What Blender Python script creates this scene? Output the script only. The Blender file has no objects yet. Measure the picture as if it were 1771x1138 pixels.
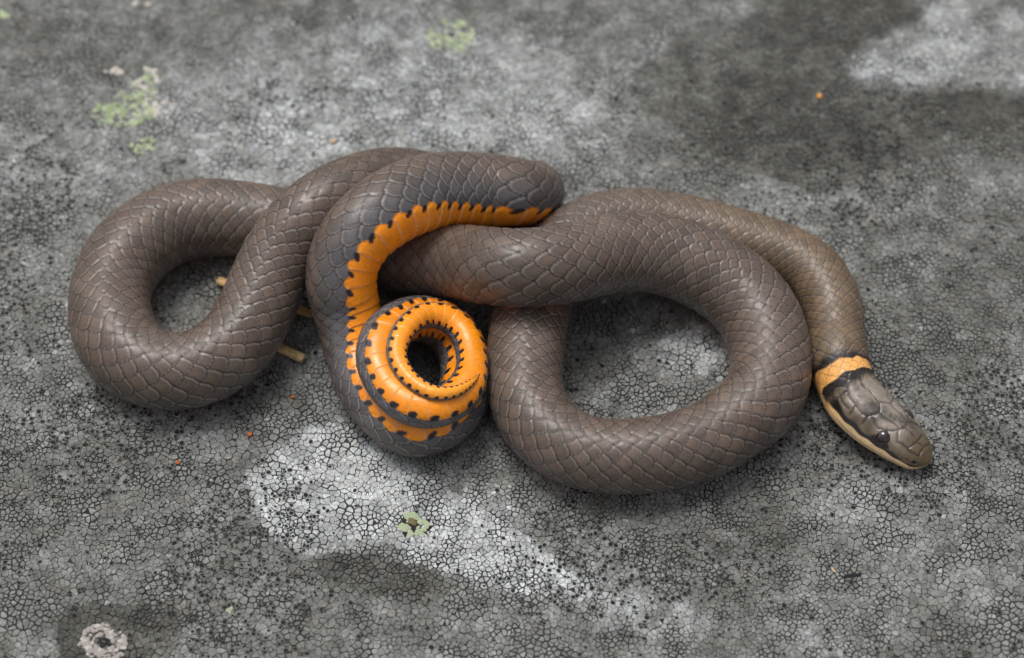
import bpy, math, random
import numpy as np
from mathutils import Vector, Matrix
from mathutils.geometry import delaunay_2d_cdt

random.seed(7)
RNG = np.random.default_rng(11)
R = math.radians
MM = 0.001
scene = bpy.context.scene
col = scene.collection

# ------------------------------------------------------------------ camera
IW, IH = 1771, 1138
EL, DIST, WIDE = R(55), 0.27, 0.110          # looking down at 55 degrees, 11 cm across at the target
CAM = np.array([0, -DIST * math.cos(EL), DIST * math.sin(EL)])
FWD = -CAM / DIST
RIGHT = np.array([1.0, 0, 0])
UP = np.cross(RIGHT, FWD)
KPX = WIDE / DIST / IW
cd = bpy.data.cameras.new('camera')
cam = bpy.data.objects.new('camera', cd)
col.objects.link(cam)
cam.location = CAM
cam.rotation_euler = (math.pi / 2 - EL, 0, 0)
cd.sensor_width = 36.0
cd.lens = 36.0 * DIST / WIDE
cd.clip_start, cd.clip_end = 0.005, 50.0
cd.dof.use_dof = True
cd.dof.focus_distance = 0.2585
cd.dof.aperture_fstop = 21.0
scene.camera = cam

# ------------------------------------------------------------------ light: bright overcast sky
SUN = Vector((-0.24, 0.32, 1.0)).normalized()
world = bpy.data.worlds.new('World')
scene.world = world
world.use_nodes = True
wn = world.node_tree
wn.nodes.clear()
sky = wn.nodes.new('ShaderNodeTexSky')
sky.sky_type = 'NISHITA'
sky.sun_disc = False
sky.sun_elevation = math.asin(SUN.z)
sky.sun_rotation = math.atan2(SUN.x, SUN.y)
sky.air_density, sky.dust_density, sky.ozone_density = 1.0, 6.0, 1.0
hs = wn.nodes.new('ShaderNodeHueSaturation')
hs.inputs['Saturation'].default_value = 0.3       # cloud cover: nearly neutral light
bg = wn.nodes.new('ShaderNodeBackground')
bg.inputs['Strength'].default_value = 0.12
wo = wn.nodes.new('ShaderNodeOutputWorld')
wn.links.new(sky.outputs[0], hs.inputs['Color'])
wn.links.new(hs.outputs[0], bg.inputs[0])
wn.links.new(bg.outputs[0], wo.inputs[0])
sd = bpy.data.lights.new('sun', 'SUN')
sd.energy = 1.25
sd.angle = R(25)
sd.color = (1.0, 0.97, 0.93)
sun = bpy.data.objects.new('sun', sd)
sun.rotation_euler = SUN.to_track_quat('Z', 'Y').to_euler()
sun.location = (0, 0, 1)
col.objects.link(sun)
vs = scene.view_settings
vs.view_transform, vs.look, vs.gamma, vs.exposure = 'Standard', 'None', 1.0, 0.12
vs.use_curve_mapping = False


# ------------------------------------------------------------------ helpers
def at(px, py, z=0.0):
    """photo pixel -> point at height z (metres)"""
    px, py = np.asarray(px, float), np.asarray(py, float)
    d = FWD + ((px - IW / 2) * KPX)[..., None] * RIGHT - ((py - IH / 2) * KPX)[..., None] * UP
    return CAM + d * ((z - CAM[2]) / d[..., 2])[..., None]


def sst(a, b, x):
    t = np.clip((x - a) / (b - a), 0, 1)
    return t * t * (3 - 2 * t)


_LAT = np.random.default_rng(5).random((256, 256))


def vnoise(x, y):
    xi, yi = np.floor(x).astype(int), np.floor(y).astype(int)
    fx, fy = x - xi, y - yi
    fx, fy = fx * fx * (3 - 2 * fx), fy * fy * (3 - 2 * fy)
    g = lambda a, b: _LAT[a & 255, b & 255]
    return (g(xi, yi) * (1 - fx) + g(xi + 1, yi) * fx) * (1 - fy) + (g(xi, yi + 1) * (1 - fx) + g(xi + 1, yi + 1) * fx) * fy


def fbm(x, y, wave, octaves=4, seed=0):
    """about 0..1; wave = longest wavelength in metres"""
    v, a, tot = 0.0, 1.0, 0.0
    for k in range(octaves):
        f = 2.0 ** k / wave
        v = v + a * vnoise(x * f + 37.3 * (seed + 1) + 11 * k, y * f + 17.9 * (seed + 1) + 7 * k)
        tot += a
        a *= 0.55
    return v / tot


def mesh_obj(name, verts, faces, mat, parent=None, smooth=True, attrs=None):
    me = bpy.data.meshes.new(name)
    verts = np.asarray(verts, np.float32)
    if isinstance(faces, np.ndarray):
        n, k = faces.shape
        me.vertices.add(len(verts))
        me.vertices.foreach_set('co', verts.ravel())
        me.loops.add(n * k)
        me.loops.foreach_set('vertex_index', faces.astype(np.int32).ravel())
        me.polygons.add(n)
        me.polygons.foreach_set('loop_start', np.arange(0, n * k, k, dtype=np.int32))
        me.update(calc_edges=True)
    else:
        me.from_pydata([tuple(map(float, v)) for v in verts], [], faces)
    me.polygons.foreach_set('use_smooth', np.full(len(me.polygons), smooth))
    for an, av in (attrs or {}).items():
        av = np.asarray(av, np.float32)
        if av.ndim == 1:
            a = me.attributes.new(an, 'FLOAT', 'POINT')
            a.data.foreach_set('value', av)
        else:
            a = me.attributes.new(an, 'FLOAT_COLOR', 'POINT')
            a.data.foreach_set('color', np.c_[av, np.ones(len(av))].astype(np.float32).ravel())
    me.materials.append(mat)
    me.validate()
    o = bpy.data.objects.new(name, me)
    col.objects.link(o)
    if parent:
        o.parent = parent
    return o


def empty(name, loc):
    o = bpy.data.objects.new(name, None)
    o.empty_display_size = 0.002
    o.location = loc
    col.objects.link(o)
    return o


def tag(o, label=None, cat=None, group=None, kind=None):
    for k, v in (('label', label), ('category', cat), ('group', group), ('kind', kind)):
        if v:
            o[k] = v
    return o


class Mat:
    """small node-material builder"""

    def __init__(self, name):
        self.m = bpy.data.materials.new(name)
        self.m.use_nodes = True
        self.t = self.m.node_tree
        self.b = self.t.nodes['Principled BSDF']

    def node(self, kind, **kw):
        n = self.t.nodes.new(kind)
        for k, v in kw.items():
            if k.startswith('i_'):
                key = k[2:]
                n.inputs[int(key) if key.isdigit() else key.replace('_', ' ')].default_value = v
            else:
                setattr(n, k, v)
        return n

    def link(self, a, b):
        self.t.links.new(a, b)

    def set(self, **kw):
        for k, v in kw.items():
            self.b.inputs[k.replace('_', ' ')].default_value = v

    def noise(self, scale, detail=4, rough=0.6):
        tc = self.node('ShaderNodeTexCoord')
        n = self.node('ShaderNodeTexNoise', i_Scale=scale, i_Detail=detail, i_Roughness=rough)
        self.link(tc.outputs['Object'], n.inputs['Vector'])
        return n.outputs['Fac']

    def ramp(self, src, lo, hi, a, b):
        n = self.node('ShaderNodeMapRange')
        for k, v in zip(('From Min', 'From Max', 'To Min', 'To Max'), (lo, hi, a, b)):
            n.inputs[k].default_value = v
        self.link(src, n.inputs['Value'])
        return n.outputs[0]

    def mul(self, colour, fac):
        n = self.node('ShaderNodeVectorMath', operation='SCALE')
        self.link(colour, n.inputs[0])
        self.link(fac, n.inputs['Scale'])
        return n.outputs[0]

    def bump(self, src, dist, strength=1.0):
        n = self.node('ShaderNodeBump', i_Distance=dist, i_Strength=strength)
        self.link(src, n.inputs['Height'])
        self.link(n.outputs[0], self.b.inputs['Normal'])

    def attr(self, name):
        return self.node('ShaderNodeAttribute', attribute_name=name)


def tint_mat(name, rgb, rough=0.8, scale=2500, lo=0.6, hi=1.4, bump=0.00006, spec=0.3):
    m = Mat(name)
    c = m.node('ShaderNodeRGB')
    c.outputs[0].default_value = (*rgb, 1)
    n = m.noise(scale)
    m.link(m.mul(c.outputs[0], m.ramp(n, 0.3, 0.7, lo, hi)), m.b.inputs['Base Color'])
    m.set(Roughness=rough)
    m.b.inputs['Specular IOR Level'].default_value = spec
    m.bump(n, bump)
    return m.m


# ------------------------------------------------------------------ rock: the ground
def rock_h(x, y):
    h = 0.0009 * (fbm(x, y, 0.05, 3, 1) - 0.5) + 0.0005 * (fbm(x, y, 0.008, 3, 2) - 0.5)
    return h - 0.00015


def axis(a0, a1, step):
    fine = np.arange(a0, a1 + step / 2, step)
    grow = step * 1.6 ** np.arange(1, 24)
    out = np.cumsum(grow)
    out = out[out < 4.0]
    return np.r_[a0 - out[::-1], fine, a1 + out]


def rock_material():
    m = Mat('lichened_rock')
    tc = m.node('ShaderNodeTexCoord')
    # inside the crust only the dark skin between the areoles shows; further out the crust is shading only
    n1 = m.noise(60, 6)
    n2 = m.noise(700, 5)
    vo = m.node('ShaderNodeTexVoronoi', feature='DISTANCE_TO_EDGE', i_Scale=900.0)
    m.link(tc.outputs['Object'], vo.inputs['Vector'])
    crack = m.ramp(vo.outputs['Distance'], 0.03, 0.10, 0.25, 1.0)
    tone = m.ramp(n1, 0.35, 0.65, 0.09, 0.26)
    mm = m.node('ShaderNodeMath', operation='MULTIPLY')
    m.link(crack, mm.inputs[0])
    m.link(tone, mm.inputs[1])
    far = m.attr('far').outputs['Fac']
    dark = m.ramp(n2, 0.3, 0.7, 0.016, 0.058)
    mix = m.node('ShaderNodeMix', data_type='FLOAT')
    m.link(far, mix.inputs[0])
    m.link(dark, mix.inputs[2])
    m.link(mm.outputs[0], mix.inputs[3])
    cc = m.node('ShaderNodeCombineColor')
    for k, f in enumerate((1.0, 1.0, 0.95)):
        q = m.node('ShaderNodeMath', operation='MULTIPLY')
        q.inputs[1].default_value = f
        m.link(mix.outputs[0], q.inputs[0])
        m.link(q.outputs[0], cc.inputs[k])
    m.link(cc.outputs[0], m.b.inputs['Base Color'])
    m.set(Roughness=0.9)
    m.b.inputs['Specular IOR Level'].default_value = 0.2
    m.bump(n2, 0.0003)
    return m.m


X0, X1, Y0, Y1 = -0.069, 0.069, -0.047, 0.058       # where the crust is built areole by areole
gx, gy = axis(X0 - 0.01, X1 + 0.01, 0.00065), axis(Y0 - 0.01, Y1 + 0.01, 0.00065)
GX, GY = np.meshgrid(gx, gy, indexing='xy')
GZ = rock_h(GX, GY)
nx, ny = len(gx), len(gy)
ii = (np.arange(ny - 1)[:, None] * nx + np.arange(nx - 1)[None]).ravel()
far = np.clip(np.maximum(np.maximum(X0 - GX, GX - X1), np.maximum(Y0 - GY, GY - Y1)) / 0.0006 + 1.6, 0, 1)
rock = mesh_obj('rock', np.c_[GX.ravel(), GY.ravel(), GZ.ravel()], np.c_[ii, ii + 1, ii + nx + 1, ii + nx],
                rock_material(), attrs={'far': far.ravel()})
tag(rock, 'flat grey rock face crusted with lichen under the snake', 'rock', kind='structure')


# crust tones: pale and dark colonies, plus shade painted in beside the coils (photo pixel, radii, strength)
COLONY_SHADE = [
    # pale
    (560, 840, 120, 90, 1.0), (700, 830, 110, 60, .55), (800, 930, 150, 60, 1.15), (900, 985, 130, 50, 1.0), (1010, 1010, 100, 45, .7), (660, 930, 90, 40, .7),
    (1215, 595, 75, 50, 1.0), (1060, 660, 90, 50, .3), (1480, 880, 130, 70, .7), (1400, 1010, 160, 60, .35), (1150, 1060, 120, 60, .8),
    (1420, 1100, 160, 50, .45), (1640, 60, 130, 70, .4), (1750, 110, 90, 60, .35), (1500, 100, 60, 30, .6), (1230, 60, 90, 60, .35),
    (420, 200, 170, 110, .5), (640, 210, 150, 80, .6), (880, 180, 160, 110, .55), (120, 290, 150, 60, .4), (180, 1110, 55, 35, .9),
    (1080, 270, 140, 60, .3), (1560, 330, 60, 40, .5), (430, 60, 120, 60, .2), (60, 730, 70, 40, .45), (440, 740, 90, 50, .25),
    (1700, 330, 60, 40, .3), (60, 1090, 80, 60, .2), (1690, 1040, 90, 50, .4), (480, 290, 60, 30, .5), (1040, 60, 120, 50, .2),
    (520, 150, 520, 160, .75), (1000, 170, 300, 130, .4),
    # dark; those hugging the coils and head paint in their shade
    (660, 985, 120, 35, -1.0), (560, 970, 60, 25, -.6), (780, 1005, 60, 25, -.5), (190, 1070, 120, 35, -1.3), (110, 1100, 50, 60, -1.0),
    (260, 1110, 40, 50, -1.0), (190, 790, 110, 45, -.8), (330, 850, 80, 40, -.5), (1240, 220, 190, 80, -1.0), (1380, 190, 140, 100, -1.0),
    (1420, 60, 120, 70, -1.1), (1550, 30, 70, 40, -1.0), (1570, 190, 130, 50, -.9), (1700, 190, 110, 45, -1.0), (1560, 280, 120, 60, -.5),
    (1700, 430, 130, 120, -.55), (1640, 600, 140, 120, -.6), (1450, 800, 90, 70, -.6), (1330, 870, 90, 50, -.9), (1080, 880, 160, 40, -.6),
    (80, 60, 120, 60, -.6), (200, 120, 60, 30, -1.1), (60, 150, 90, 60, -.5), (330, 60, 60, 40, -.4), (430, 690, 90, 50, -.8),
    (60, 950, 130, 90, -.25), (300, 960, 150, 90, -.3), (1200, 960, 130, 60, -.5), (1020, 930, 80, 40, -.3), (1100, 560, 90, 40, -.5),
    (1020, 650, 50, 60, -.4), (330, 520, 90, 60, -.35), (1680, 800, 100, 110, -.4), (1300, 1040, 60, 80, -.4), (450, 1050, 160, 70, -.3),
    (720, 1090, 140, 50, -.35), (960, 1090, 70, 50, -.3), (100, 400, 90, 70, -.25), (60, 560, 60, 90, -.3), (1000, 30, 90, 40, -.3),
]


# larger colonies with an edge of their own: outline in photo pixels, strength
OUTLINE = [
    ([(445, 815), (440, 870), (470, 935), (520, 955), (590, 945), (640, 935), (690, 955), (760, 985), (830, 1005), (880, 1015), (940, 1020), (985, 1000),
      (960, 960), (900, 930), (870, 890), (820, 860), (760, 830), (690, 800), (620, 770), (560, 745), (500, 760)], 1.15),
    ([(520, 962), (600, 955), (640, 950), (700, 967), (760, 990), (790, 1018), (740, 1035), (640, 1025), (560, 1010)], -1.0),
    ([(1150, 575), (1200, 555), (1250, 580), (1262, 620), (1230, 650), (1190, 630)], 0.85),
    ([(1480, 90), (1500, 72), (1590, 62), (1600, 0), (1650, -60), (1850, -60), (1850, 150), (1700, 148), (1640, 125), (1560, 140), (1490, 130)], 0.45),
    ([(1080, 150), (1180, 70), (1290, 20), (1330, -60), (1600, -60), (1585, 40), (1540, 62), (1490, 72), (1470, 110), (1500, 150), (1620, 152), (1850, 165),
      (1850, 260), (1560, 280), (1400, 330), (1300, 300), (1120, 200)], -0.85),
    ([(110, 1050), (200, 1042), (270, 1075), (275, 1160), (90, 1160), (100, 1080)], -1.1),
]


def outline_dist(x, y, pts):
    P = at([p[0] for p in pts], [p[1] for p in pts])[:, :2]
    dmin, inside = np.full(x.shape, 9.0), np.zeros(x.shape, bool)
    for (ax, ay), (bx, by) in zip(P, np.roll(P, -1, 0)):
        ex, ey = bx - ax, by - ay
        t = np.clip(((x - ax) * ex + (y - ay) * ey) / (ex * ex + ey * ey), 0, 1)
        dmin = np.minimum(dmin, np.hypot(x - ax - t * ex, y - ay - t * ey))
        inside ^= ((ay > y) != (by > y)) & (x < ex * (y - ay) / (ey + 1e-12) + ax)
    return np.where(inside, dmin, -dmin)


def tone(x, y):
    wx = x + 0.0055 * (fbm(x, y, 0.014, 5, 8) - 0.5) * 2
    wy = y + 0.0055 * (fbm(x, y, 0.014, 5, 9) - 0.5) * 2
    v = np.zeros_like(x)
    for px, py, rx, ry, s in COLONY_SHADE:
        c = at(px, py)
        ax = (at(px + rx, py) - c)[0]
        ay = abs((at(px, py + ry) - c)[1])
        d = np.hypot((wx - c[0]) / ax, (wy - c[1]) / ay)
        v = v + 0.6 * s * (1 - sst(0.45, 1.30, d))
    ux = x + 0.0022 * (fbm(x, y, 0.005, 4, 14) - 0.5) * 2
    uy = y + 0.0022 * (fbm(x, y, 0.005, 4, 15) - 0.5) * 2
    for pts, s in OUTLINE:
        v = v + s * sst(-0.0006, 0.0006, outline_dist(ux, uy, pts))
    v = np.clip(v, -1.35, 1.3)
    v = v + 0.7 * (fbm(x, y, 0.03, 4, 3) - 0.5) + 0.95 * (fbm(x, y, 0.0060, 4, 4) - 0.5) + 0.85 * (fbm(x, y, 0.0022, 2, 6) - 0.5)
    return v


# areoles: Voronoi cells of scattered points, each a low dome, cracks between them
STEP = 0.00049
px_ = np.arange(X0, X1, STEP)
py_ = np.arange(Y0, Y1, STEP * 0.9)
PX, PY = np.meshgrid(px_, py_)
PX = PX + (np.arange(len(py_))[:, None] % 2) * STEP / 2
PX = (PX + RNG.uniform(-0.62, 0.62, PX.shape) * STEP).ravel()
PY = (PY + RNG.uniform(-0.62, 0.62, PY.shape) * STEP).ravel()
coarse = fbm(PX, PY, 0.02, 3, 12)
keep = RNG.random(len(PX)) > 0.05 + 0.24 * sst(0.40, 0.66, coarse) + 0.22 * sst(0.008, 0.022, PY)
PX, PY = PX[keep], PY[keep]
res = delaunay_2d_cdt([Vector((a / STEP, b / STEP)) for a, b in zip(PX, PY)], [], [], 0, 1e-6)
TV = np.array([(v.x, v.y) for v in res[0]]) * STEP
TF = np.array([f for f in res[2] if len(f) == 3])
a, b, c = TV[TF[:, 0]], TV[TF[:, 1]], TV[TF[:, 2]]
dd = 2 * (a[:, 0] * (b[:, 1] - c[:, 1]) + b[:, 0] * (c[:, 1] - a[:, 1]) + c[:, 0] * (a[:, 1] - b[:, 1]))
s2 = lambda p: (p ** 2).sum(1)
CC = np.c_[(s2(a) * (b[:, 1] - c[:, 1]) + s2(b) * (c[:, 1] - a[:, 1]) + s2(c) * (a[:, 1] - b[:, 1])) / dd,
           (s2(a) * (c[:, 0] - b[:, 0]) + s2(b) * (a[:, 0] - c[:, 0]) + s2(c) * (b[:, 0] - a[:, 0])) / dd]
gapv = 0.000005 + 0.000040 * sst(0.40, 0.78, fbm(CC[:, 0], CC[:, 1], 0.0022, 2, 21)) + 0.00004 * RNG.random(len(CC)) ** 2
vid = TF.ravel()
tid = np.repeat(np.arange(len(TF)), 3)
ang = np.arctan2(CC[tid, 1] - TV[vid, 1], CC[tid, 0] - TV[vid, 0])
order = np.lexsort((ang, vid))
vid, tid = vid[order], tid[order]
starts = np.searchsorted(vid, np.arange(len(TV) + 1))
TON = tone(TV[:, 0], TV[:, 1])
fruit = fbm(TV[:, 0], TV[:, 1], 0.016, 3, 31)
V, F, CO = [], [], []          # the crust
DV, DF, DC = [], [], []        # fruiting discs
cells = []
for k in range(len(TV)):
    t = tid[starts[k]:starts[k + 1]]
    if len(t) < 4:
        continue
    poly = CC[t]
    if poly[:, 0].min() < X0 or poly[:, 0].max() > X1 or poly[:, 1].min() < Y0 or poly[:, 1].max() > Y1:
        continue
    cen = poly.mean(0)
    rel = poly - cen
    rad = np.hypot(rel[:, 0], rel[:, 1])
    if rad.max() > 0.002 or rad.max() < 0.00008:
        continue
    cells.append((k, cen, rel, rad, gapv[t]))
rr_all = RNG.random((len(cells), 6))
cxy = np.array([c_[1] for c_ in cells])
hz = rock_h(cxy[:, 0], cxy[:, 1])
big = np.array([np.mean(c_[3]) for c_ in cells])


def areole(i):
    """ring at the base, ring at the shoulder, middle: one domed areole (corners cut once)"""
    k, cen, rel, rad, g = cells[i]
    q = rr_all[i]
    s = np.clip(1 - (g * 1.15) / np.maximum(rad, 1e-6), 0.35, 1)[:, None]
    p = rel * s
    nxt = np.roll(p, -1, 0)
    if cen[1] < -0.005 and rad.mean() > 0.00036:
        p = np.stack([p * 0.86 + nxt * 0.14, p * 0.14 + nxt * 0.86], 1).reshape(-1, 2)
    n = len(p)
    h = 0.00008 + 0.00010 * q[0]
    ins = np.clip(1 - 0.9 * g / np.maximum(rad, 1e-6), 0.86, 0.985)
    top = p * (np.repeat(ins, n // len(ins)))[:, None]
    z0 = hz[i]
    vv = np.empty((2 * n + 1, 3))
    vv[:n, :2] = p + cen
    vv[:n, 2] = z0 - 0.00012
    vv[n:2 * n, :2] = top + cen
    vv[n:2 * n, 2] = z0 + h
    vv[2 * n] = (cen[0], cen[1], z0 + h * (1.0 + 0.30 * (q[1] - 0.5)))
    ff = []
    for j in range(n):
        j2 = (j + 1) % n
        ff.append((j, j2, n + j2, n + j))
        ff.append((n + j, n + j2, 2 * n))
    tn = TON[k] + 0.62 * (q[2] - 0.5) + (0.8 if q[5] > 0.996 else 0)
    lum = math.exp(np.interp(tn, (-1.6, -0.8, 0, 0.8, 1.5), np.log((0.070, 0.12, 0.185, 0.32, 0.50))))
    warm = 0.05 * (q[3] - 0.5) - 0.02 * min(max(tn, -1), 1)
    colr = np.array((lum * (0.985 + warm), lum * 1.0, lum * (0.945 - warm + 0.03 * min(max(tn, -1), 1))))
    return vv, ff, colr, h


px0, _, = 0, 0
front = np.argsort(-(big * (cxy[:, 1] < 0.0) * (np.abs(cxy[:, 0]) < 0.047) * (cxy[:, 1] > -0.037)))
single = set(front[:300].tolist())
singles = []
off = doff = 0
for i in range(len(cells)):
    vv, ff, colr, h = areole(i)
    if i in single:
        singles.append((vv, ff, colr))
    else:
        V.append(vv)
        F += [tuple(x + off for x in f) for f in ff]
        CO.append(np.repeat(colr[None], len(vv), 0))
        off += len(vv)
    k, cen, rel, rad, g = cells[i]
    q = rr_all[i]
    if q[4] < 0.30 * sst(0.50, 0.64, fruit[k]) + 0.02 and cen[1] < 0.035 and rad.min() > 0.00015:
        # black disc with a raised rim in the colour of the areole
        nd = 1 + (rad.min() > 0.00030) * (q[5] > 0.5)
        for w in range(nd):
            rd = (0.00015 + 0.00014 * q[5] ** 1.3) * (1.0 if nd == 1 else 0.75)
            oo = np.array((0.0, 0.0)) if nd == 1 else np.array((math.cos(q[3] * 6.3), math.sin(q[3] * 6.3))) * rad.min() * 0.42 * (1 if w else -1)
            an = np.arange(8) / 8 * 2 * math.pi
            wob = 1 + 0.12 * np.sin(an * 2 + q[0] * 6)
            ring = np.c_[np.cos(an) * wob, np.sin(an) * wob]
            zt = hz[i] + h
            c0 = cen + oo
            rows = [(1.25, -0.00005), (1.05, 0.00007), (0.80, 0.00004)]
            vs_ = np.concatenate([np.c_[ring * rd * f + c0, np.full(8, zt + dz)] for f, dz in rows] + [np.array([[c0[0], c0[1], zt + 0.00003]])])
            cs_ = np.concatenate([np.repeat(colr[None], 8, 0), np.repeat(colr[None] * 0.9, 8, 0), np.full((9, 3), 0.016)])
            for j in range(8):
                j2 = (j + 1) % 8
                DF.append((doff + j, doff + j2, doff + 8 + j2, doff + 8 + j))
                DF.append((doff + 8 + j, doff + 8 + j2, doff + 16 + j2, doff + 16 + j))
                DF.append((doff + 16 + j, doff + 16 + j2, doff + 24))
            DV.append(vs_)
            DC.append(cs_)
            doff += 25


def crust_material():
    m = Mat('lichen_crust')
    a_ = m.attr('pig')
    n = m.noise(2600, 5, 0.7)
    n2 = m.noise(420, 4, 0.6)
    c1 = m.mul(a_.outputs['Color'], m.ramp(n, 0.28, 0.72, 0.55, 1.45))
    c2 = m.mul(c1, m.ramp(n2, 0.3, 0.7, 0.70, 1.30))
    m.link(c2, m.b.inputs['Base Color'])
    m.set(Roughness=0.85)
    m.b.inputs['Specular IOR Level'].default_value = 0.25
    m.bump(n, 0.00010)
    return m.m


M_CRUST = crust_material()
crust = mesh_obj('lichen_crust', np.concatenate(V), F, M_CRUST, rock, smooth=False, attrs={'pig': np.concatenate(CO)})
crust['kind'] = 'stuff'
discs = mesh_obj('lichen_fruiting_discs', np.concatenate(DV), DF, M_CRUST, rock, attrs={'pig': np.concatenate(DC)})
discs['kind'] = 'stuff'
for vv, ff, colr in singles:
    mesh_obj('areole', vv, ff, M_CRUST, rock, smooth=False, attrs={'pig': np.repeat(colr[None], len(vv), 0)})


# ------------------------------------------------------------------ snake
# spine in millimetres, nape to tail tip: x, y, z, radius (traced from the photo, coils resting on rock and on each other)
SPINE = [
    (34.17,-8.71,3.39,3.50), (34.27,-5.88,3.12,3.16), (34.31,-3.00,3.00,3.03), (34.23,-0.07,3.03,3.13), (33.59,2.79,3.09,3.19), (32.30,5.35,3.14,3.24), (30.09,7.21,3.15,3.25), (27.49,8.46,3.20,3.30),
    (24.77,9.46,3.25,3.35), (22.02,10.33,3.29,3.39), (19.25,11.17,3.32,3.43), (16.43,11.78,3.37,3.47), (13.53,11.98,3.45,3.56), (10.69,11.52,3.52,3.63), (8.03,10.34,3.59,3.70), (5.92,8.41,3.64,3.75),
    (4.27,5.99,3.68,3.80), (3.11,3.36,3.75,3.86), (2.31,0.55,3.81,3.93), (1.78,-2.28,3.87,3.99), (1.47,-5.15,3.89,4.01), (1.32,-8.04,3.81,3.93), (1.50,-10.94,3.78,3.90), (2.39,-13.67,3.76,3.88),
    (4.15,-15.95,3.72,3.84), (6.59,-17.59,3.62,3.74), (9.35,-18.36,3.63,3.74), (12.24,-18.47,3.68,3.79), (15.12,-18.08,3.71,3.83), (17.91,-17.30,3.73,3.84), (20.54,-16.12,3.74,3.86), (22.87,-14.41,3.85,3.97),
    (25.10,-12.52,3.96,4.08), (26.50,-10.06,4.06,4.18), (27.06,-7.13,4.10,4.23), (26.82,-4.01,4.17,4.29), (25.83,-0.92,4.37,4.35), (24.10,1.48,4.73,4.33), (22.00,3.04,5.24,4.30), (19.90,4.04,5.86,4.31),
    (17.31,4.75,6.46,4.25), (14.41,5.05,7.19,4.20), (11.42,4.29,8.07,4.12), (8.59,2.81,9.11,4.06), (5.93,1.19,10.27,4.04), (2.93,0.18,11.03,4.03), (0.34,0.16,10.87,4.02), (-1.63,1.05,9.93,3.99),
    (-3.42,2.27,8.59,3.97), (-5.09,3.45,7.36,3.94), (-7.16,4.46,6.30,3.92), (-9.60,5.27,5.39,3.91), (-12.23,6.20,4.64,3.91), (-15.10,7.31,4.06,3.92), (-17.87,8.41,3.82,3.94), (-20.52,9.58,3.82,3.94),
    (-23.24,10.54,3.86,3.98), (-26.03,11.28,3.90,4.02), (-28.87,11.81,3.91,4.03), (-31.75,12.02,4.01,4.14), (-34.63,11.73,4.11,4.24), (-37.35,10.77,4.18,4.31), (-39.60,8.98,4.23,4.36), (-41.34,6.66,4.23,4.36),
    (-42.47,4.01,4.15,4.27), (-42.79,1.15,4.13,4.25), (-42.36,-1.70,4.23,4.36), (-41.38,-4.42,4.24,4.37), (-39.57,-6.65,4.12,4.24), (-36.95,-7.99,4.09,4.06), (-34.05,-8.23,4.22,3.97), (-31.34,-7.33,4.52,3.98),
    (-29.13,-5.50,5.00,3.99), (-27.55,-3.09,5.65,4.00), (-26.41,-0.55,6.47,3.97), (-25.38,2.01,7.47,3.93), (-24.06,4.35,8.62,3.91), (-22.30,6.20,9.87,3.90), (-20.64,7.74,10.59,3.82), (-19.12,9.08,10.76,3.73),
    (-17.61,10.38,10.40,3.67), (-15.92,11.98,9.44,3.65), (-13.83,13.79,7.91,3.69), (-11.33,14.83,6.50,3.70), (-8.64,15.27,5.24,3.57), (-5.83,15.63,4.18,3.47), (-2.99,15.91,3.39,3.43), (-0.36,15.80,3.32,3.42),
    (1.59,15.73,3.40,3.36), (2.30,15.02,4.60,3.36), (1.33,13.11,7.11,3.45), (-0.47,12.01,8.67,3.67), (-2.98,11.80,9.16,3.89), (-5.80,11.12,10.12,3.96), (-8.67,9.80,11.33,3.99), (-11.37,7.67,12.65,3.95),
    (-13.78,5.35,13.27,3.88), (-15.86,3.28,12.79,3.76), (-17.37,1.44,11.17,3.69), (-17.85,-0.28,8.94,3.61), (-17.55,-1.42,6.86,3.52), (-16.89,-3.38,4.96,3.35), (-16.29,-5.74,3.70,3.23), (-15.55,-8.25,3.15,3.16),
    (-14.29,-10.78,2.96,3.05), (-12.50,-13.06,2.87,2.96), (-10.03,-14.53,2.78,2.87), (-7.32,-13.71,2.71,2.80), (-5.48,-11.42,2.66,2.74), (-4.78,-8.28,2.61,2.69), (-5.18,-5.03,2.81,2.64), (-6.74,-2.44,3.37,2.60),
    (-9.38,-1.85,4.51,2.39), (-11.96,-3.80,6.38,2.27), (-13.58,-6.67,7.65,2.19), (-13.87,-9.37,7.62,2.12), (-13.21,-11.32,7.46,2.07), (-12.07,-13.09,7.37,2.04), (-10.50,-14.39,7.26,2.04), (-8.42,-14.81,7.10,2.02),
    (-6.36,-13.98,6.88,1.97), (-4.84,-12.18,6.68,1.89), (-4.15,-9.77,6.49,1.64), (-4.26,-7.37,6.40,1.53), (-4.98,-5.16,6.53,1.45), (-6.45,-3.72,6.99,1.37), (-8.49,-3.68,7.84,1.28), (-10.39,-5.51,9.00,1.18),
    (-11.49,-7.67,9.51,1.11), (-11.79,-9.90,9.60,1.01), (-11.01,-12.03,9.58,0.91), (-9.54,-13.68,9.57,0.81), (-7.85,-14.54,9.50,0.74), (-6.00,-14.26,9.18,0.63), (-4.11,-12.55,8.49,0.36), (-3.11,-10.68,7.61,0.07),
]
HEADPX = [(1608, 800, 1.25), (1584, 782, 1.5), (1548, 752, 1.85), (1512, 721, 2.15), (1480, 688, 2.45), (1460, 655, 2.8)]   # photo px, height mm
hp = np.array([np.r_[at(x, y, z * MM) * 1000, 3.0] for x, y, z in HEADPX])
SP = np.array(SPINE)[1:]
NH = len(hp)
CTL = np.r_[hp, SP]
# dorsal direction along the body: sample number of the table -> ventral angle off the line of sight, towards the inside of the coil
KIDX = np.r_[np.arange(-NH * 4, 0, 4), np.arange(4, 460, 4), np.arange(460, 520, 3), [519]].astype(float)[:len(CTL)]


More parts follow.
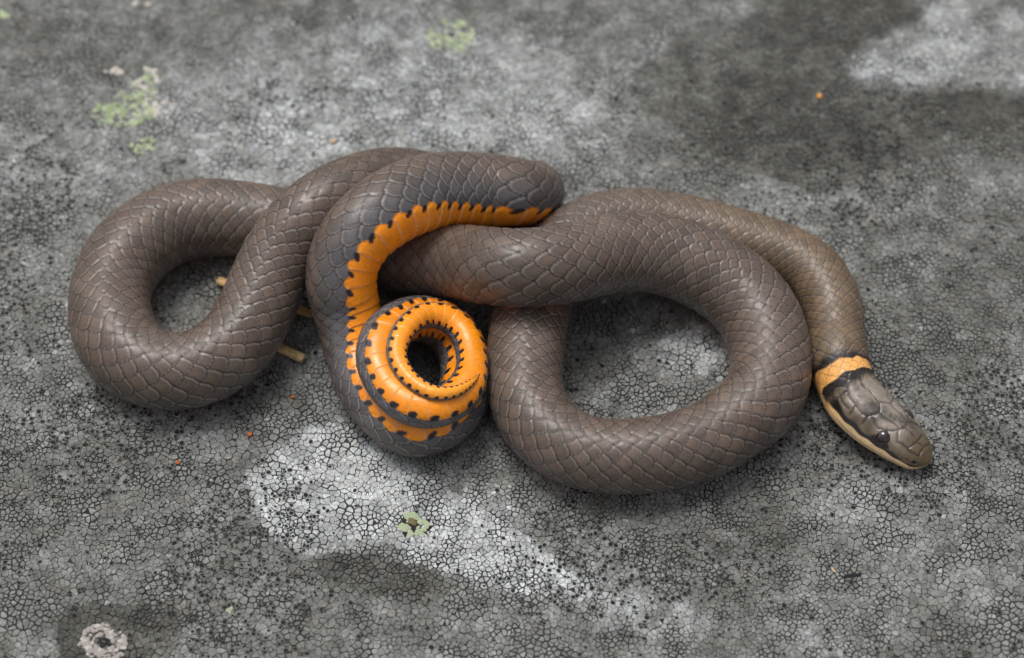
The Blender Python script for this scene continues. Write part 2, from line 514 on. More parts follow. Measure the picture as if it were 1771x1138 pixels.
def hermite(P, t, T):
    m = np.zeros_like(P)
    h = np.diff(t)[:, None]
    d = np.diff(P, axis=0) / h
    m[1:-1] = (d[:-1] * h[1:] + d[1:] * h[:-1]) / (h[1:] + h[:-1])
    m[0], m[-1] = d[0], d[-1]
    k = np.clip(np.searchsorted(t, T, side='right') - 1, 0, len(t) - 2)
    hh = (t[k + 1] - t[k])[:, None]
    x = ((T - t[k])[:, None]) / hh
    return (2 * x**3 - 3 * x**2 + 1) * P[k] + (x**3 - 2 * x**2 + x) * hh * m[k] + (-2 * x**3 + 3 * x**2) * P[k + 1] + (x**3 - x**2) * hh * m[k + 1]


chord = np.r_[0, np.cumsum(np.linalg.norm(np.diff(CTL[:, :3], axis=0), axis=1))]
TT = np.linspace(0, chord[-1], 6000)
DENSE = hermite(CTL, chord, TT)
KD = np.interp(TT, chord, KIDX)
# light smoothing
for _ in range(40):
    DENSE[1:-1] = 0.25 * DENSE[:-2] + 0.5 * DENSE[1:-1] + 0.25 * DENSE[2:]
SD = np.r_[0, np.cumsum(np.linalg.norm(np.diff(DENSE[:, :3], axis=0), axis=1))]
LEN = SD[-1]
TAN = np.gradient(DENSE[:, :3], SD, axis=0)
TAN /= np.linalg.norm(TAN, axis=1)[:, None]
VD = CAM[None] * 1000 - DENSE[:, :3]
VD /= np.linalg.norm(VD, axis=1)[:, None]
N1 = VD - (VD * TAN).sum(1)[:, None] * TAN
N1 /= np.linalg.norm(N1, axis=1)[:, None]
N2 = np.cross(TAN, N1)
phv = np.radians(np.interp(KD, (360, 370, 380, 390, 400, 410, 420, 430, 439, 446, 452, 460, 470, 480, 487, 494, 501, 508, 519),
                           (84, 82, 78, 70, 61, 38, 36, 32, -25, -25, 15, 28, 27, -5, -24, -12, 16, 14, 5)))
DCOIL = -(np.cos(phv)[:, None] * N1 - np.sin(phv)[:, None] * N2)
DUP = np.zeros_like(TAN) + np.array((0, -0.09, 1.0))
DUP = DUP + np.array((0.8, 0.6 + 0.09, 0)) * 0.24 * (1 - sst(8.0, 17.0, SD))[:, None]      # the head is rolled a little to its left
DU = np.zeros_like(TAN) + UP
w1 = sst(312, 345, KD)[:, None]
w2 = sst(362, 374, KD)[:, None]
DOR = (DUP * (1 - w1) + DU * w1) * (1 - w2) + DCOIL * w2
for _ in range(60):
    DOR[1:-1] = 0.25 * DOR[:-2] + 0.5 * DOR[1:-1] + 0.25 * DOR[2:]
DOR -= (DOR * TAN).sum(1)[:, None] * TAN
DOR /= np.linalg.norm(DOR, axis=1)[:, None]
S_AT = lambda k: float(np.interp(k, KD, SD))
# landmarks along the body (mm from the snout)
pj = DENSE[:, :3] / 1000 - CAM
S_RING = float(SD[np.argmin(np.hypot(pj @ RIGHT / (pj @ FWD) / KPX + IW / 2 - 1462, -(pj @ UP) / (pj @ FWD) / KPX + IH / 2 - 646)[:900])])
print('snake length mm', round(LEN), 'ring at', round(S_RING, 1))

# pitch of the scale rows along the body
kpit = np.interp(KD, (-30, 20, 60, 110, 330, 400, 430, 460, 490, 505, 519), (1.15, 1.25, 1.5, 1.85, 1.88, 1.90, 1.85, 1.65, 1.3, 1.05, 0.5))
UD = np.r_[0, np.cumsum(np.diff(SD) / (0.5 * (kpit[1:] + kpit[:-1])))]
UD -= np.interp(S_RING, SD, UD)
# ring positions: fine on the head, then a fixed number per scale
tip = (np.arange(46) / 46.0) ** 2 * 1.6
S_HEAD_END = S_RING - 1.5
hd = np.arange(1.6, S_HEAD_END, 0.065)
u0, u1 = np.interp(S_HEAD_END, SD, UD), UD[-1]
ub = np.arange(u0, u1, 1 / 19.0)
SR = np.r_[tip, hd, np.interp(ub, UD, SD), [LEN]]
c3 = np.stack([np.interp(SR, SD, DENSE[:, q]) for q in range(3)], 1)
rad = np.interp(SR, SD, DENSE[:, 3])
tn = np.stack([np.interp(SR, SD, TAN[:, q]) for q in range(3)], 1)
tn /= np.linalg.norm(tn, axis=1)[:, None]
dr = np.stack([np.interp(SR, SD, DOR[:, q]) for q in range(3)], 1)
dr -= (dr * tn).sum(1)[:, None] * tn
dr /= np.linalg.norm(dr, axis=1)[:, None]
sdv = np.cross(tn, dr)
UR = np.interp(SR, SD, UD)
KR = np.interp(SR, SD, KD)
# head profile: half width, height above and below the axis
prof = lambda xs, ys: np.interp(SR, xs, ys)
hb = sst(S_RING - 3.5, S_RING + 1.0, SR)             # 0 head .. 1 body
f = S_RING / 13.5
A_ = prof(np.array((0, .5, 1, 2.5, 4, 6, 8, 10, 12, 14)) * f, (1.40, 1.75, 2.05, 2.6, 3.0, 3.35, 3.55, 3.5, 3.25, 3.0))
B1 = prof(np.array((0, .5, 1, 2.5, 4, 6, 9, 12, 15)) * f, (0.75, .95, 1.15, 1.6, 1.95, 2.2, 2.4, 2.6, 2.9))
B2 = prof(np.array((0, 1, 3, 6, 9, 12, 15)) * f, (0.7, 0.95, 1.25, 1.7, 2.0, 2.4, 2.8))
for arr in (A_, B1, B2):
    arr[:] = np.convolve(np.pad(arr, 12, mode='edge'), np.ones(25) / 25, 'valid')
cap = np.sqrt(np.clip(1 - (1 - np.clip(SR / 1.5, 0, 1)) ** 2, 0, 1))
A_, B1, B2 = [(x * (1 - hb) + rad * hb) * np.maximum(cap, 1e-4) for x in (A_, B1, B2)]
endcap = np.sqrt(np.clip((LEN - SR) / 0.3, 0, 1))
A_, B1, B2 = A_ * np.maximum(endcap, 1e-4), B1 * np.maximum(endcap, 1e-4), B2 * np.maximum(endcap, 1e-4)
ex = 2.55 * (1 - hb) + 2.0 * hb

NA = 156
ph = (np.arange(NA) / NA * 2 - 1) * math.pi          # 0 = back, +-pi = belly
cx, sx = np.cos(ph)[None], np.sin(ph)[None]
sup = 1 / (np.abs(cx) ** ex[:, None] + np.abs(sx) ** ex[:, None]) ** (1 / ex[:, None])
LY = A_[:, None] * sx * sup                          # across
LZ = np.where(cx > 0, B1[:, None], B2[:, None]) * cx * sup
LY = LY * (1 - 0.27 * (1 - hb[:, None]) * sst(-0.25, 1.0, LZ / B1[:, None]))       # the head is broadest at the lips
U = np.repeat(UR[:, None], NA, 1)
PHI = np.repeat(ph[None], len(SR), 0)
S2 = np.repeat(SR[:, None], NA, 1)
K2 = np.repeat(KR[:, None], NA, 1)
AP = np.abs(PHI)
PB = R(128)                                          # the belly begins here

# ---- back and flank scales: overlapping plates in 17 rows
Q = 8.5 * np.sign(PHI) * (AP / PB) ** 0.84
jl = np.floor(Q)
best = None
gaps = []
for dj in (0, 1):
    j = jl + dj
    b = Q - j
    o = 0.5 * np.mod(j, 2)
    E = 0.5 * (1 - np.abs(b) ** 2.1)
    i = np.ceil(U - o - E)
    d = E - (U - o - i)
    sl = np.sqrt(1 + (1.75 * np.abs(b) ** 1.1) ** 2)
    gaps.append((1 - d) / sl)
    cur = (i + o, d, d / sl, i, j, b)
    best = cur if best is None else tuple(np.where(best[0] <= cur[0], x, y) for x, y in zip(best, cur))
_, Dl, Dp, SI, SJ, SB = best
G1, G2 = np.minimum(*gaps), np.maximum(*gaps)
rim = 1 - sst(0.02, 0.12, Dp)
gap = np.maximum(1 - sst(0.02, 0.11, G1), 1 - sst(0.11, 0.24, G2))
hsh = np.mod(np.sin(SI * 127.1 + SJ * 311.7) * 43758.5453, 1.0)
hsh2 = np.mod(np.sin(SI * 269.5 + SJ * 183.3) * 43758.5453, 1.0)
relief = 0.05 + 0.062 * (1 - Dl) * sst(0.0, 0.09, Dp) - 0.03 * SB ** 2 - 0.05 * gap
# ---- belly plates
UB = U + 0.10 * np.cos((AP - math.pi) / (math.pi - PB) * 1.2)
db = 1 - np.mod(UB, 1.0)
rim_b = (1 - sst(0.035, 0.10, db)) * sst(0.0, 0.012, db)
relief_b = 0.04 + 0.11 * (1 - db) * sst(0.0, 0.06, db) * (1 - 0.6 * sst(440, 490, K2))
fr = np.mod(UB + 0.12, 1.0)
fringe = PB - R(8) * (0.5 + 0.5 * np.cos((fr - 0.80) * 2 * math.pi)) ** 0.8
belly = sst(-R(1.2), R(1.2), AP - fringe)
belly_r = sst(-R(3), R(1), AP - PB)
tailw = sst(425, 490, K2)
pit2 = np.interp(SR, SD, kpit)[:, None]
sxm, sym = (fr - 0.33) * pit2, (AP - PB - R(1.0)) * rad[:, None]
jit = np.mod(np.sin(np.floor(UB + 0.12) * 78.233 + np.sign(PHI) * 3.1) * 43758.5, 1.0)
spot = 1 - sst(0.80, 1.08, np.hypot((sxm + sym) * 0.7071 / (pit2 * (0.25 + 0.03 * tailw + 0.05 * jit)), (sxm - sym) * 0.7071 / (pit2 * (0.13 + 0.05 * tailw + 0.03 * jit))) + 0.35 * (vnoise(sxm * 9 + jit * 50, sym * 9) - .5))
HGT = relief * (1 - belly_r) + relief_b * belly_r
HGT = HGT * np.interp(SR, (0, S_RING, S_RING + 40, LEN * .8, LEN - 10, LEN), (.55, .6, 1, 1, .75, .05))[:, None]

# ---- colours of the skin
def mixc(a, b, w):
    return a * (1 - w[..., None]) + np.asarray(b) * w[..., None]


brown, flank, neckc = np.array((.124, .090, .070)), np.array((.116, .109, .114)), np.array((.155, .104, .062))
PIG = np.zeros(U.shape + (3,)) + brown
PIG = mixc(PIG, neckc, 1 - sst(S_RING + 12, S_RING + 45, S2))
PIG = mixc(PIG, flank, sst(0.50 - 0.12 * sst(345, 375, K2), 0.95 - 0.10 * sst(345, 375, K2), AP / PB) * sst(S_RING + 8, S_RING + 35, S2))
PIG = PIG * (0.80 + 0.38 * hsh)[..., None] * (1 + 0.07 * (hsh2 - .5)[..., None] * np.array((1.0, 0, -1.0)))
PIG = PIG * (0.90 + 0.14 * sst(0.1, 0.45, Dp))[..., None]
PIG = mixc(PIG, np.array((.30, .265, .24)), rim * (0.40 + 0.30 * sst(0.5, 0.9, AP / PB)))
PIG = mixc(PIG, np.array((.016, .014, .015)), gap * 0.80)
ORG = np.zeros_like(PIG) + np.array((.95, .285, .006))
ORG = mixc(ORG, np.array((.92, .33, .02)), 0.4 * np.mod(np.sin(np.floor(UB) * 12.9898) * 43758.5, 1.0))
ORG = mixc(ORG, np.array((.78, .46, .26)), rim_b * (0.72 - 0.35 * tailw))
ORG = mixc(ORG, np.array((.96, .37, .03)), 0.8 * sst(485, 519, K2))
PIG = mixc(PIG, ORG, belly)
PIG = mixc(PIG, np.array((.05, .03, .025)), 0.85 * sst(LEN - 2.2, LEN - 0.3, S2))
PIG = mixc(PIG, np.array((.014, .012, .015)), spot * sst(S_RING + 6, S_RING + 20, S2))
# ---- neck ring
wob = 0.28 * np.sin(Q * 1.7 + 1) + 0.45 * (hsh - .5)
dring = S2 - S_RING + 0.25 + 0.9 * (AP / R(110)) ** 2 * 0.6 + wob * 0.35
ring = (1 - sst(0.60, 0.74, np.abs(dring)))
blk_back = sst(0.68, 0.8, dring) * (1 - sst(1.0, 1.6, dring + 0.7 * (hsh2 - .5))) * (1 - sst(R(70), R(105), AP))
blk_front = sst(0.66, 0.8, -dring) * (1 - sst(1.3, 2.3, -dring + 0.8 * (hsh - .5)))
onbody = sst(S_RING - 2.8, S_RING - 1.9, S2)
# ---- head plates: sutures in plan (mm from snout along the head, mm to the side)
X = S2
hl = S_RING
SUT = [
    [(.58, 0), (.90, .05)],                                           # between the parietals
    [(.58, 0), (.545, .50), (.52, .92)],                              # front of the parietals
    [(.52, .92), (.40, .78), (.325, .66)], [(.325, .66), (.30, 0)],   # frontal
    [(.52, .92), (.535, 1.6), (.56, 2.05)], [(.56, 2.05), (.68, 2.15), (.80, 1.75), (.89, .95), (.92, .35), (.90, .05)],   # parietal outer edge
    [(.325, .66), (.345, 1.3), (.38, 1.75)], [(.38, 1.75), (.45, 2.05), (.535, 1.85)],                         # brow shield
    [(.30, 0), (.10, 0)], [(.325, .66), (.31, 1.1), (.27, 1.7)], [(.165, 0), (.17, .7), (.18, 1.4)],           # prefrontals, internasals
    [(.10, 0), (.095, .6), (.085, 1.1)], [(.085, 1.1), (.18, 1.4), (.27, 1.7)],
    [(.68, 2.15), (.66, 3.2)], [(.80, 1.75), (.80, 3.2)], [(.56, 2.05), (.55, 2.7)], [(.70, 2.65), (.86, 2.3), (.93, 1.5)], [(.89, .95), (.97, 1.2)],
]
dsut = np.full(U.shape, 9.0)
hrow = SR < S_RING + 0.5
AX, AY = X[hrow], np.abs(LY[hrow])
tmp = np.full(AX.shape, 9.0)
wig = 0.06 * np.sin(AX * 3.1 + np.sign(LY[hrow]) * 1.3)
for line in SUT:
    for (x0, y0), (x1, y1) in zip(line[:-1], line[1:]):
        p0, p1 = np.array((x0 * hl, y0)), np.array((x1 * hl, y1))
        e = p1 - p0
        tq = np.clip(((AX - p0[0]) * e[0] + (AY + wig - p0[1]) * e[1]) / (e @ e), 0, 1)
        tmp = np.minimum(tmp, np.hypot(AX - p0[0] - tq * e[0], AY + wig - p0[1] - tq * e[1]))
dsut[hrow] = tmp
topm = 1 - sst(R(64), R(72), AP)
# lip shields: upright joints
lipj = np.abs(np.mod(S2 / (hl * 0.095) + 0.3, 1.0) - 0.5) * hl * 0.095 * 2
lipm = sst(R(80), R(83), AP) * (1 - sst(R(98), R(102), AP)) * (1 - sst(.74 * hl, .78 * hl, S2))
mouth = 1 - sst(R(0.7), R(2.0), np.abs(AP - R(99) - R(4) * np.sin(S2 / hl * 5)))
mouth = mouth * (1 - sst(.70 * hl, .78 * hl, S2))
HPIG = np.zeros_like(PIG) + np.array((.170, .144, .120))
mott = fbm(S2 * MM, LY * MM, 0.0022, 4, 41)
HPIG = HPIG * (0.42 + 1.05 * sst(.30, .60, mott))[..., None]
HPIG = mixc(HPIG, np.array((.100, .070, .036)), np.maximum(1 - sst(.10 * hl, .38 * hl, S2), sst(R(46), R(60), AP) * 0.75))   # olive snout and temples
sut = (1 - sst(0.03, 0.075, dsut)) * topm
HPIG = HPIG * (0.93 + 0.22 * sst(0.05, 0.3, dsut) * (1 - sst(.3, .8, dsut)))[..., None]
HPIG = mixc(HPIG, np.array((.018, .012, .010)), sut * (0.6 + 0.38 * sst(.35, .6, fbm(S2 * MM, LY * MM, 0.003, 2, 44))))
HPIG = HPIG * (1 - 0.45 * (1 - sst(.18, .34, fbm(S2 * MM, LY * MM, 0.0007, 3, 45)))[..., None])
st_lo = R(82.5) + R(5) * (1 - sst(.0, .3 * hl, S2))
st_hi = R(71.5) + R(6) * (1 - sst(.10 * hl, .35 * hl, S2)) - R(8) * sst(.60 * hl, .88 * hl, S2)
stripe = sst(st_hi - R(2), st_hi + R(2), AP + R(2.5) * np.sin(S2 * 2.6)) * sst(.03 * hl, .08 * hl, S2)
eyep = 1 - sst(0.75, 1.0, np.hypot((S2 - .37 * hl) / 1.25, (AP - R(70)) / R(13)))
stripe = np.maximum(stripe, eyep)
cream = sst(st_lo - R(1.5), st_lo + R(1.5), AP + R(1.5) * np.sin(S2 * 3.3 + 1))
HPIG = mixc(HPIG, np.array((.014, .010, .009)), stripe)
CR = mixc(np.zeros_like(PIG) + np.array((.68, .49, .27)), np.array((.74, .40, .13)), sst(.6 * hl, .95 * hl, S2))
CR = mixc(CR, np.array((.30, .20, .12)), np.maximum((1 - sst(.02, .06, lipj)) * lipm * .5, mouth * .85))
HPIG = mixc(HPIG, CR, cream)
HPIG = mixc(HPIG, np.array((.17, .11, .055)), (1 - sst(.02 * hl, .06 * hl, S2)) * (1 - sst(R(92), R(98), AP)))       # snout tip
NEC = mixc(PIG, np.array((.015, .013, .014)), np.maximum(blk_back, blk_front * (1 - sst(R(84), R(92), AP))) * .94)
NEC = mixc(NEC, np.array((.92, .46, .13)) , ring)
NEC = mixc(NEC, np.array((.66, .42, .18)), sst(R(88), R(96), AP) * (1 - sst(S_RING - .5, S_RING + 3.0, S2)))
PIG = mixc(HPIG, NEC, onbody)
PIG = mixc(PIG, np.array((.45, .2, .06)), ring * onbody * gap * .8)
HH = 0.05 + (0.05 * sst(0.0, 0.35, dsut) - 0.07 * (1 - sst(0.02, 0.10, dsut))) * topm - 0.05 * mouth - 0.02 * (1 - sst(.02, .08, lipj)) * lipm
# nostrils and eye sockets
S_EYE, P_EYE = 0.365 * hl, R(63)
nos = np.hypot((S2 - .085 * hl) / 0.26, (AP - R(68)) / R(9))
HH = HH - 0.16 * (1 - sst(0.4, 1.1, nos))
HPN = 1 - sst(0.5, 1.0, nos)
PIG = mixc(PIG, np.array((.010, .008, .007)), HPN)
HGT = HH * (1 - onbody) + HGT * onbody * (1 - 0.4 * ring)
ln = np.sqrt(LY ** 2 + LZ ** 2) + 1e-9
HGT = HGT * np.clip(ln / 0.6, 0, 1)
LY, LZ = LY * (1 + HGT / ln), LZ * (1 + HGT / ln)
VT = c3[:, None] + sdv[:, None] * LY[..., None] + dr[:, None] * LZ[..., None]
VT = VT * MM
# the body flattens where it lies on the rock
flo = rock_h(VT[..., 0], VT[..., 1]) + 0.00022
lowz = VT[..., 2] - flo
VT[..., 2] = flo + np.where(lowz < 0.0004, 0.0004 * np.exp(np.minimum((lowz - 0.0004) / 0.0004, 0)), lowz)
nr = len(SR)
ri = np.arange(nr - 1)[:, None] * NA
ci = np.arange(NA)[None]
c2 = (ci + 1) % NA
quads = np.stack([ri + ci, ri + NA + ci, ri + NA + c2, ri + c2], -1).reshape(-1, 4)
gloss = np.clip(np.maximum((1 - onbody) * .8, belly * .5), 0, 1)


def skin_material():
    m = Mat('snake_skin')
    a_ = m.attr('pig')
    n = m.noise(3800, 4, 0.7)
    n2 = m.noise(300, 3, 0.5)
    c1 = m.mul(a_.outputs['Color'], m.ramp(n, 0.3, 0.7, 0.82, 1.18))
    c2_ = m.mul(c1, m.ramp(n2, 0.3, 0.7, 0.88, 1.12))
    m.link(c2_, m.b.inputs['Base Color'])
    g = m.attr('gloss').outputs['Fac']
    rg_ = m.node('ShaderNodeMath', operation='ADD')
    m.link(m.ramp(g, 0, 1, 0.42, 0.20), rg_.inputs[0])
    m.link(m.ramp(m.noise(900, 3, 0.6), 0.35, 0.65, -0.15, 0.12), rg_.inputs[1])
    m.link(rg_.outputs[0], m.b.inputs['Roughness'])
    m.link(m.ramp(g, 0, 1, 0.42, 0.6), m.b.inputs['Specular IOR Level'])
    m.set(Coat_Weight=0.06, Coat_Roughness=0.14)
    m.set(Subsurface_Weight=0.0)
    m.bump(n, 0.00003, 0.7)
    return m.m


base_loc = np.array((-0.002, 0.0, 0.0))
snake = empty('snake', base_loc)
tag(snake, 'brown snake with orange belly and neck ring, coiled on the grey rock', 'snake')
body = mesh_obj('body', VT.reshape(-1, 3) - base_loc, quads, skin_material(), snake,
                attrs={'pig': PIG.reshape(-1, 3), 'gloss': gloss.ravel()})
body['label'] = 'brown scaled body with bright orange belly showing in the curled tail'


def eye_mesh(name, centre, out, rad_):
    """flattened ball: black pupil, dark red-brown iris, clear gloss"""
    m = Mat('eye_gloss')
    a_ = m.attr('pig')
    m.link(a_.outputs['Color'], m.b.inputs['Base Color'])
    m.set(Roughness=0.06, Coat_Weight=1.0, Coat_Roughness=0.02)
    nl, nt = 24, 32
    vs_, cs_ = [], []
    zax = Vector(out).normalized()
    xax = zax.orthogonal().normalized()
    yax = zax.cross(xax)
    for q in range(nl + 1):
        th = math.pi * q / nl
        for w in range(nt):
            al = 2 * math.pi * w / nt
            p = xax * math.sin(th) * math.cos(al) + yax * math.sin(th) * math.sin(al) + zax * math.cos(th) * 0.82
            vs_.append(tuple(Vector(centre) + p * rad_))
            deg = math.degrees(th)
            cs_.append((.006, .005, .005) if deg < 26 else ((.060, .020, .012) if deg < 33 else ((.020, .010, .007) if deg < 58 else (.010, .008, .007))))
    fs_ = np.array([(q * nt + w, (q + 1) * nt + w, (q + 1) * nt + (w + 1) % nt, q * nt + (w + 1) % nt) for q in range(nl) for w in range(nt)])
    return mesh_obj(name, np.array(vs_), fs_, m.m, snake, attrs={'pig': np.array(cs_)})


ke = int(np.argmin(np.abs(SR - S_EYE)))
for sg in (-1, 1):
    wi = int(np.argmin(np.abs(ph - sg * P_EYE)))
    p = VT[ke, wi]
    out = sdv[ke] * sg * 0.90 + dr[ke] * 0.38 - tn[ke] * 0.20
    out = out / np.linalg.norm(out)
    eye_mesh('eye', p - out * 0.00050 - base_loc, out, 0.00090)


# ------------------------------------------------------------------ straw fragments under the left coil
M_STRAW = tint_mat('dry_straw', (.58, .42, .20), 0.6, 1500, 0.7, 1.3)
M_STRAW2 = tint_mat('reddish_straw', (.52, .34, .15), 0.6, 1500, 0.7, 1.3)


def straw(p0, p1, rad_, mat, label):
    p0, p1 = Vector(tuple(p0)), Vector(tuple(p1))
    mid = (p0 + p1) / 2
    ax = (p1 - p0).normalized()
    zz = Vector((0, 0, 1))
    yy = zz.cross(ax).normalized()
    zz = ax.cross(yy)
    L = (p1 - p0).length
    n, rings = 20, 14
    rg = random.Random(int(L * 1e6))
    groove = [1 - 0.13 * (k % 5 == 0) - 0.05 * rg.random() for k in range(n)]
    ragged = [rg.uniform(-1, 1) for _ in range(n)]
    vs_ = []
    for q in range(rings):
        x = -L / 2 + L * q / (rings - 1)
        end = 1 if q in (0, rings - 1) else 0
        for k in range(n):
            al = 2 * math.pi * k / n
            rr = rad_ * groove[k] * (1 - 0.08 * end)
            xx = x + (ragged[k] * rad_ * 0.35 if end else 0)
            vs_.append(mid + ax * xx - Vector((0, 0, 0)) + yy * math.cos(al) * rr + zz * math.sin(al) * rr * 0.8)
    fs_ = [(q * n + k, q * n + (k + 1) % n, (q + 1) * n + (k + 1) % n, (q + 1) * n + k) for q in range(rings - 1) for k in range(n)]
    for base, s_ in ((0, -1), ((rings - 1) * n, 1)):
        vs_.append(mid + ax * s_ * (L / 2 - rad_ * 0.3))
        ci_ = len(vs_) - 1
        for k in range(n):
            tri = (base + k, base + (k + 1) % n, ci_)
            fs_.append(tri if s_ > 0 else tri[::-1])
    root = mid - Vector((0, 0, rad_))
    o = mesh_obj('straw', np.array([tuple(v - root) for v in vs_]), fs_, mat, smooth=False)
    o.location = root
    return tag(o, label, 'straw')


zs = 0.00072
straw(at(377, 485, zs), at(541, 544, zs), 0.00052, M_STRAW2, 'long tan straw passing right under the snake, its ends showing both sides')
straw(at(432, 576, zs), at(524, 620, zs), 0.00056, M_STRAW, 'short ribbed tan straw sticking out from under the snake on one side')


# ------------------------------------------------------------------ lichen tufts and specks on the crust
def lobe_data(name, mat, seed):
    rg = random.Random(seed)
    n, rings = 12, 4
    w = [1 + 0.22 * math.sin(2 * math.pi * k / n * 2 + seed) + 0.14 * rg.uniform(-1, 1) for k in range(n)]
    vs_ = []
    for q in range(rings):
        th = math.pi / 2 * q / rings
        for k in range(n):
            al = 2 * math.pi * k / n
            rr = math.cos(th) ** 0.7 * w[k]
            vs_.append((rr * math.cos(al), rr * math.sin(al), math.sin(th) + 0.12 * rg.uniform(-1, 1) * (q > 0)))
    vs_.append((0, 0, 0.95))
    fs_ = [(q * n + k, q * n + (k + 1) % n, (q + 1) * n + (k + 1) % n, (q + 1) * n + k) for q in range(rings - 1) for k in range(n)]
    fs_ += [((rings - 1) * n + k, (rings - 1) * n + (k + 1) % n, rings * n) for k in range(n)]
    me = bpy.data.meshes.new(name)
    me.from_pydata(vs_, [], fs_)
    me.polygons.foreach_set('use_smooth', np.full(len(me.polygons), True))
    me.materials.append(mat)
    return me


M_GREEN = tint_mat('green_lichen', (.33, .39, .23), 0.9, 2200, 0.65, 1.3)
M_LIME = tint_mat('lime_lichen', (.44, .52, .33), 0.9, 2200, 0.7, 1.25)
M_PALE = tint_mat('pale_lichen', (.60, .56, .50), 0.9, 2200, 0.7, 1.25)
M_PINK = tint_mat('pinkish_lichen', (.42, .38, .36), 0.9, 1800, 0.55, 1.4)
M_DISC = tint_mat('brown_disc', (.20, .16, .085), 0.8, 2200, 0.8, 1.2)
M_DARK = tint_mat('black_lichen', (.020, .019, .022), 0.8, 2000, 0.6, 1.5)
LOBES = {m: [lobe_data('lobe', m, 3 + 7 * k) for k in range(4)] for m in (M_GREEN, M_LIME, M_PALE, M_PINK, M_DARK)}


def gz(p):
    return float(rock_h(np.array(p[0]), np.array(p[1])))


def add_lobe(root, px, py, rpx, mat, hgt=0.3, name='lobe'):
    p = at(px, py)
    o = bpy.data.objects.new(name, random.choice(LOBES[mat]))
    r_ = rpx * DIST * KPX
    z = gz(p) + 0.00010
    o.parent = root
    o.location = (p[0] - root.location.x, p[1] - root.location.y, z - root.location.z)
    o.scale = (r_, r_, r_ * hgt)
    o.rotation_euler = (0, 0, random.uniform(0, 6.28))
    col.objects.link(o)
    return o


def tuft(px, py, label, lobes):
    p = at(px, py)
    root = empty('lichen', (p[0], p[1], gz(p)))
    tag(root, label, 'lichen', 'lichen growths on the rock')
    for (dx, dy, r_, m) in lobes:
        add_lobe(root, px + dx, py + dy, r_, m)
    return root


def cloud(seed, n, rx, ry, rmin, rmax, mats):
    rg = random.Random(seed)
    out = []
    for _ in range(n):
        a_, q = rg.uniform(0, 6.28), rg.random() ** 0.5
        out.append((math.cos(a_) * q * rx, math.sin(a_) * q * ry, rg.uniform(rmin, rmax), rg.choice(mats)))
    return out


tuft(228, 172, 'broad frilly green lichen with whitish lobes, largest of the green growths',
     [(x - 12 - 0.3 * y, y + 16, r_, m) for x, y, r_, m in cloud(1, 80, 54, 30, 3, 7.5, [M_GREEN, M_GREEN, M_LIME])]
     + [(x + 28, y - 28, r_, m) for x, y, r_, m in cloud(2, 34, 26, 28, 3, 7, [M_GREEN, M_LIME, M_PALE])]
     + [(x + 42, y + 14, r_, m) for x, y, r_, m in cloud(3, 18, 22, 13, 3.5, 7, [M_PALE])]
     + [(x - 36, y - 52, r_, m) for x, y, r_, m in cloud(4, 12, 26, 7, 3, 6, [M_PALE])])
tuft(248, 250, 'small dull green lichen patch below the broad frilly one', cloud(6, 24, 25, 14, 2.5, 6, [M_GREEN, M_GREEN, M_LIME]))
tuft(780, 62, 'pale green lichen growing by itself behind the snake', cloud(8, 50, 42, 28, 3, 7, [M_GREEN, M_LIME]) + [(20, -22, 8, M_LIME), (-32, 14, 7, M_LIME)])
tuft(6, 20, 'tiny yellowish green lichen knob at the far side of the rock', cloud(9, 4, 6, 8, 5, 8, [M_LIME]))
tuft(243, 4, 'tiny whitish lichen knob at the far side of the rock', cloud(10, 5, 14, 4, 4, 7, [M_PALE]))
ros = tuft(718, 906, 'round pale green lichen rosette with a brown disc in its middle',
           [(-11, -14, 9.5, M_LIME), (-2, -16, 8, M_LIME), (-19, 4, 10, M_LIME), (-9, 14, 7, M_LIME), (4, 12, 6.5, M_LIME), (10, 14, 5.5, M_LIME), (12, -5, 8, M_LIME),
            (20, 0, 7, M_LIME), (27, -1, 4.5, M_PALE), (14, 8, 6, M_LIME), (-18, -19, 4, M_PALE), (4, -12, 5, M_LIME), (5, 4, 5, M_LIME), (-12, -6, 5, M_LIME)])
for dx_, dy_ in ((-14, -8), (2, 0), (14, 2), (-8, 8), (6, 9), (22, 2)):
    add_lobe(ros, 718 + dx_, 906 + dy_, 13, M_DARK, 0.10, 'dark_backing')  # dark outline lobes, added beneath to blacken the gaps between the green ones
bpy.context.view_layer.update()
pd = at(713, 901)
dsk = bpy.data.objects.new('fruiting_disc', LOBES[M_DARK][0].copy())
dsk.data.materials.clear()
dsk.data.materials.append(M_DISC)
dsk.parent = ros
dsk.location = (pd[0] - ros.location.x, pd[1] - ros.location.y, gz(pd) + 0.0002 - ros.location.z)
dsk.scale = (0.00048, 0.00048, 0.00022)
col.objects.link(dsk)
tuft(182, 1112, 'crumbly pinkish white lichen rosette open round a dark middle',
     [(math.cos(a_) * q_ * 1.05, math.sin(a_) * q_ * 0.8, 2.5 + 3.5 * ((k_ * 7) % 10) / 10, M_PINK if k_ % 4 else M_PALE)
      for k_ in range(80) for a_, q_ in [(k_ * 2.39996, 13 + 27 * ((k_ * 37) % 80) / 80)]]
     + cloud(14, 14, 12, 9, 2.5, 5, [M_DARK]) + [(-44, 2, 4, M_PINK), (-36, -8, 5, M_PINK)])
tuft(396, 1053, 'tiny lime green lichen speck alone on plain grey crust', [(-3, 0, 4, M_LIME), (3, -2, 4, M_LIME), (1, 4, 3, M_LIME)])
tuft(1040, 622, 'tiny green speck on the rock inside the snake loop', [(0, 0, 3.5, M_LIME), (3, 3, 2.5, M_GREEN)])
tuft(1472, 995, 'short row of black lichen beads like a caterpillar', [(-16 + 6 * k, -0.8 * k, 3.8, M_DARK) for k in range(6)])

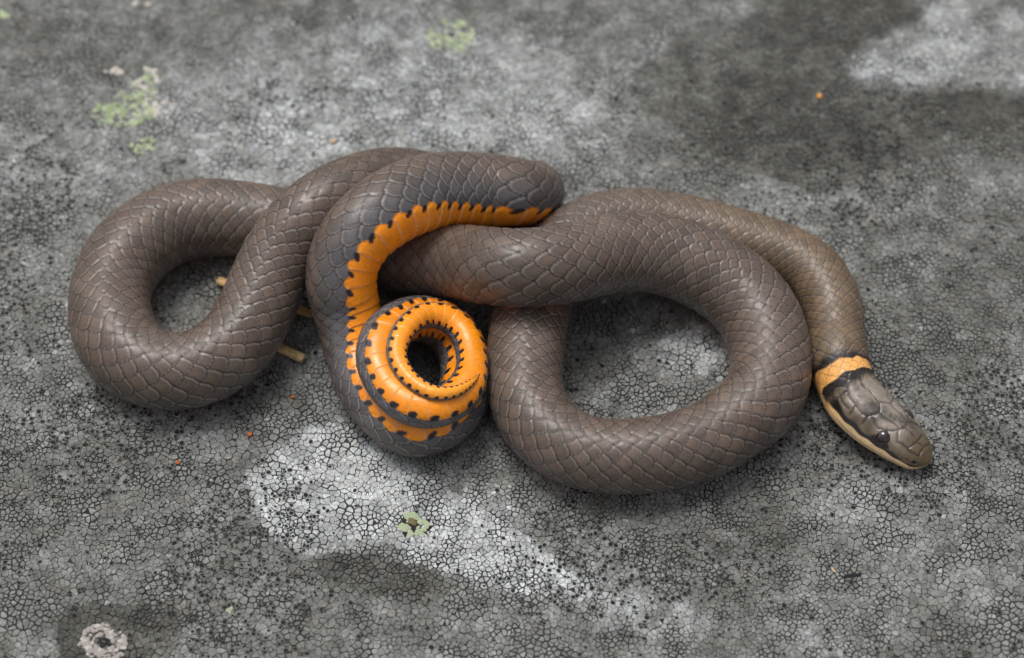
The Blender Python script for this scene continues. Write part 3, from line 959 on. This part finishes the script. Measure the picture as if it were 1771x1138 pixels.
M_RUST = tint_mat('rust_bit', (.42, .12, .035), 0.7, 2500, 0.7, 1.3)
M_AMBER = tint_mat('amber_bit', (.70, .30, .06), 0.6, 2500, 0.8, 1.2)
M_CHAFF = tint_mat('chaff', (.62, .44, .24), 0.6, 2500, 0.8, 1.2)


def chip(px, py, L, Wd, rot, mat, name, label, cat):
    """a curled flake with thickness"""
    p = at(px, py)
    rg = random.Random(px)
    n = 9
    v_, f_ = [], []
    for side in (0, 1):
        for k in range(n):
            x = -1 + 2 * k / (n - 1)
            w = Wd * (1 - x * x) ** 0.6 * (0.8 + 0.3 * rg.random()) + Wd * 0.12
            z = L * (0.25 * x * x) + (0.00010 if side else 0)
            v_ += [(x * L, -w, z), (x * L, w, z + Wd * 0.35)]
    for k in range(n - 1):
        a_ = 2 * k
        b_ = 2 * n + a_
        f_ += [(a_, a_ + 1, a_ + 3, a_ + 2), (b_, b_ + 2, b_ + 3, b_ + 1), (a_, a_ + 2, b_ + 2, b_), (a_ + 1, b_ + 1, b_ + 3, a_ + 3)]
    f_ += [(0, 2 * n, 2 * n + 1, 1), (2 * n - 2, 2 * n - 1, 4 * n - 1, 4 * n - 2)]
    o = mesh_obj(name, np.array(v_), f_, mat)
    o.location = (p[0], p[1], gz(p) + 0.00022)
    o.rotation_euler = (0, 0, rot)
    return tag(o, label, cat)


chip(432, 753, 0.00030, 0.00022, 0.6, M_RUST, 'leaf_bit', 'rust red crumb on the rock in front of the left coil', 'leaf bit')
chip(506, 688, 0.00026, 0.00016, 0.2, M_RUST, 'leaf_bit', 'rust red crumb on the rock between the coils near the short straw', 'leaf bit')
chip(308, 802, 0.00026, 0.00020, 1.2, M_RUST, 'leaf_bit', 'dull rust crumb in dark crust well in front of the left coil', 'leaf bit')
chip(1417, 168, 0.00040, 0.00024, 1.4, M_AMBER, 'leaf_bit', 'bright amber crumb on dark rock behind the snake', 'leaf bit')
chip(1441, 985, 0.00040, 0.00009, -1.0, M_CHAFF, 'chaff', 'thin curl of pale straw chaff beside the row of black beads', 'chaff')
chip(576, 245, 0.00034, 0.00018, 0.4, M_CHAFF, 'leaf_bit', 'pale tan flake on light crust just behind the snake', 'leaf bit')
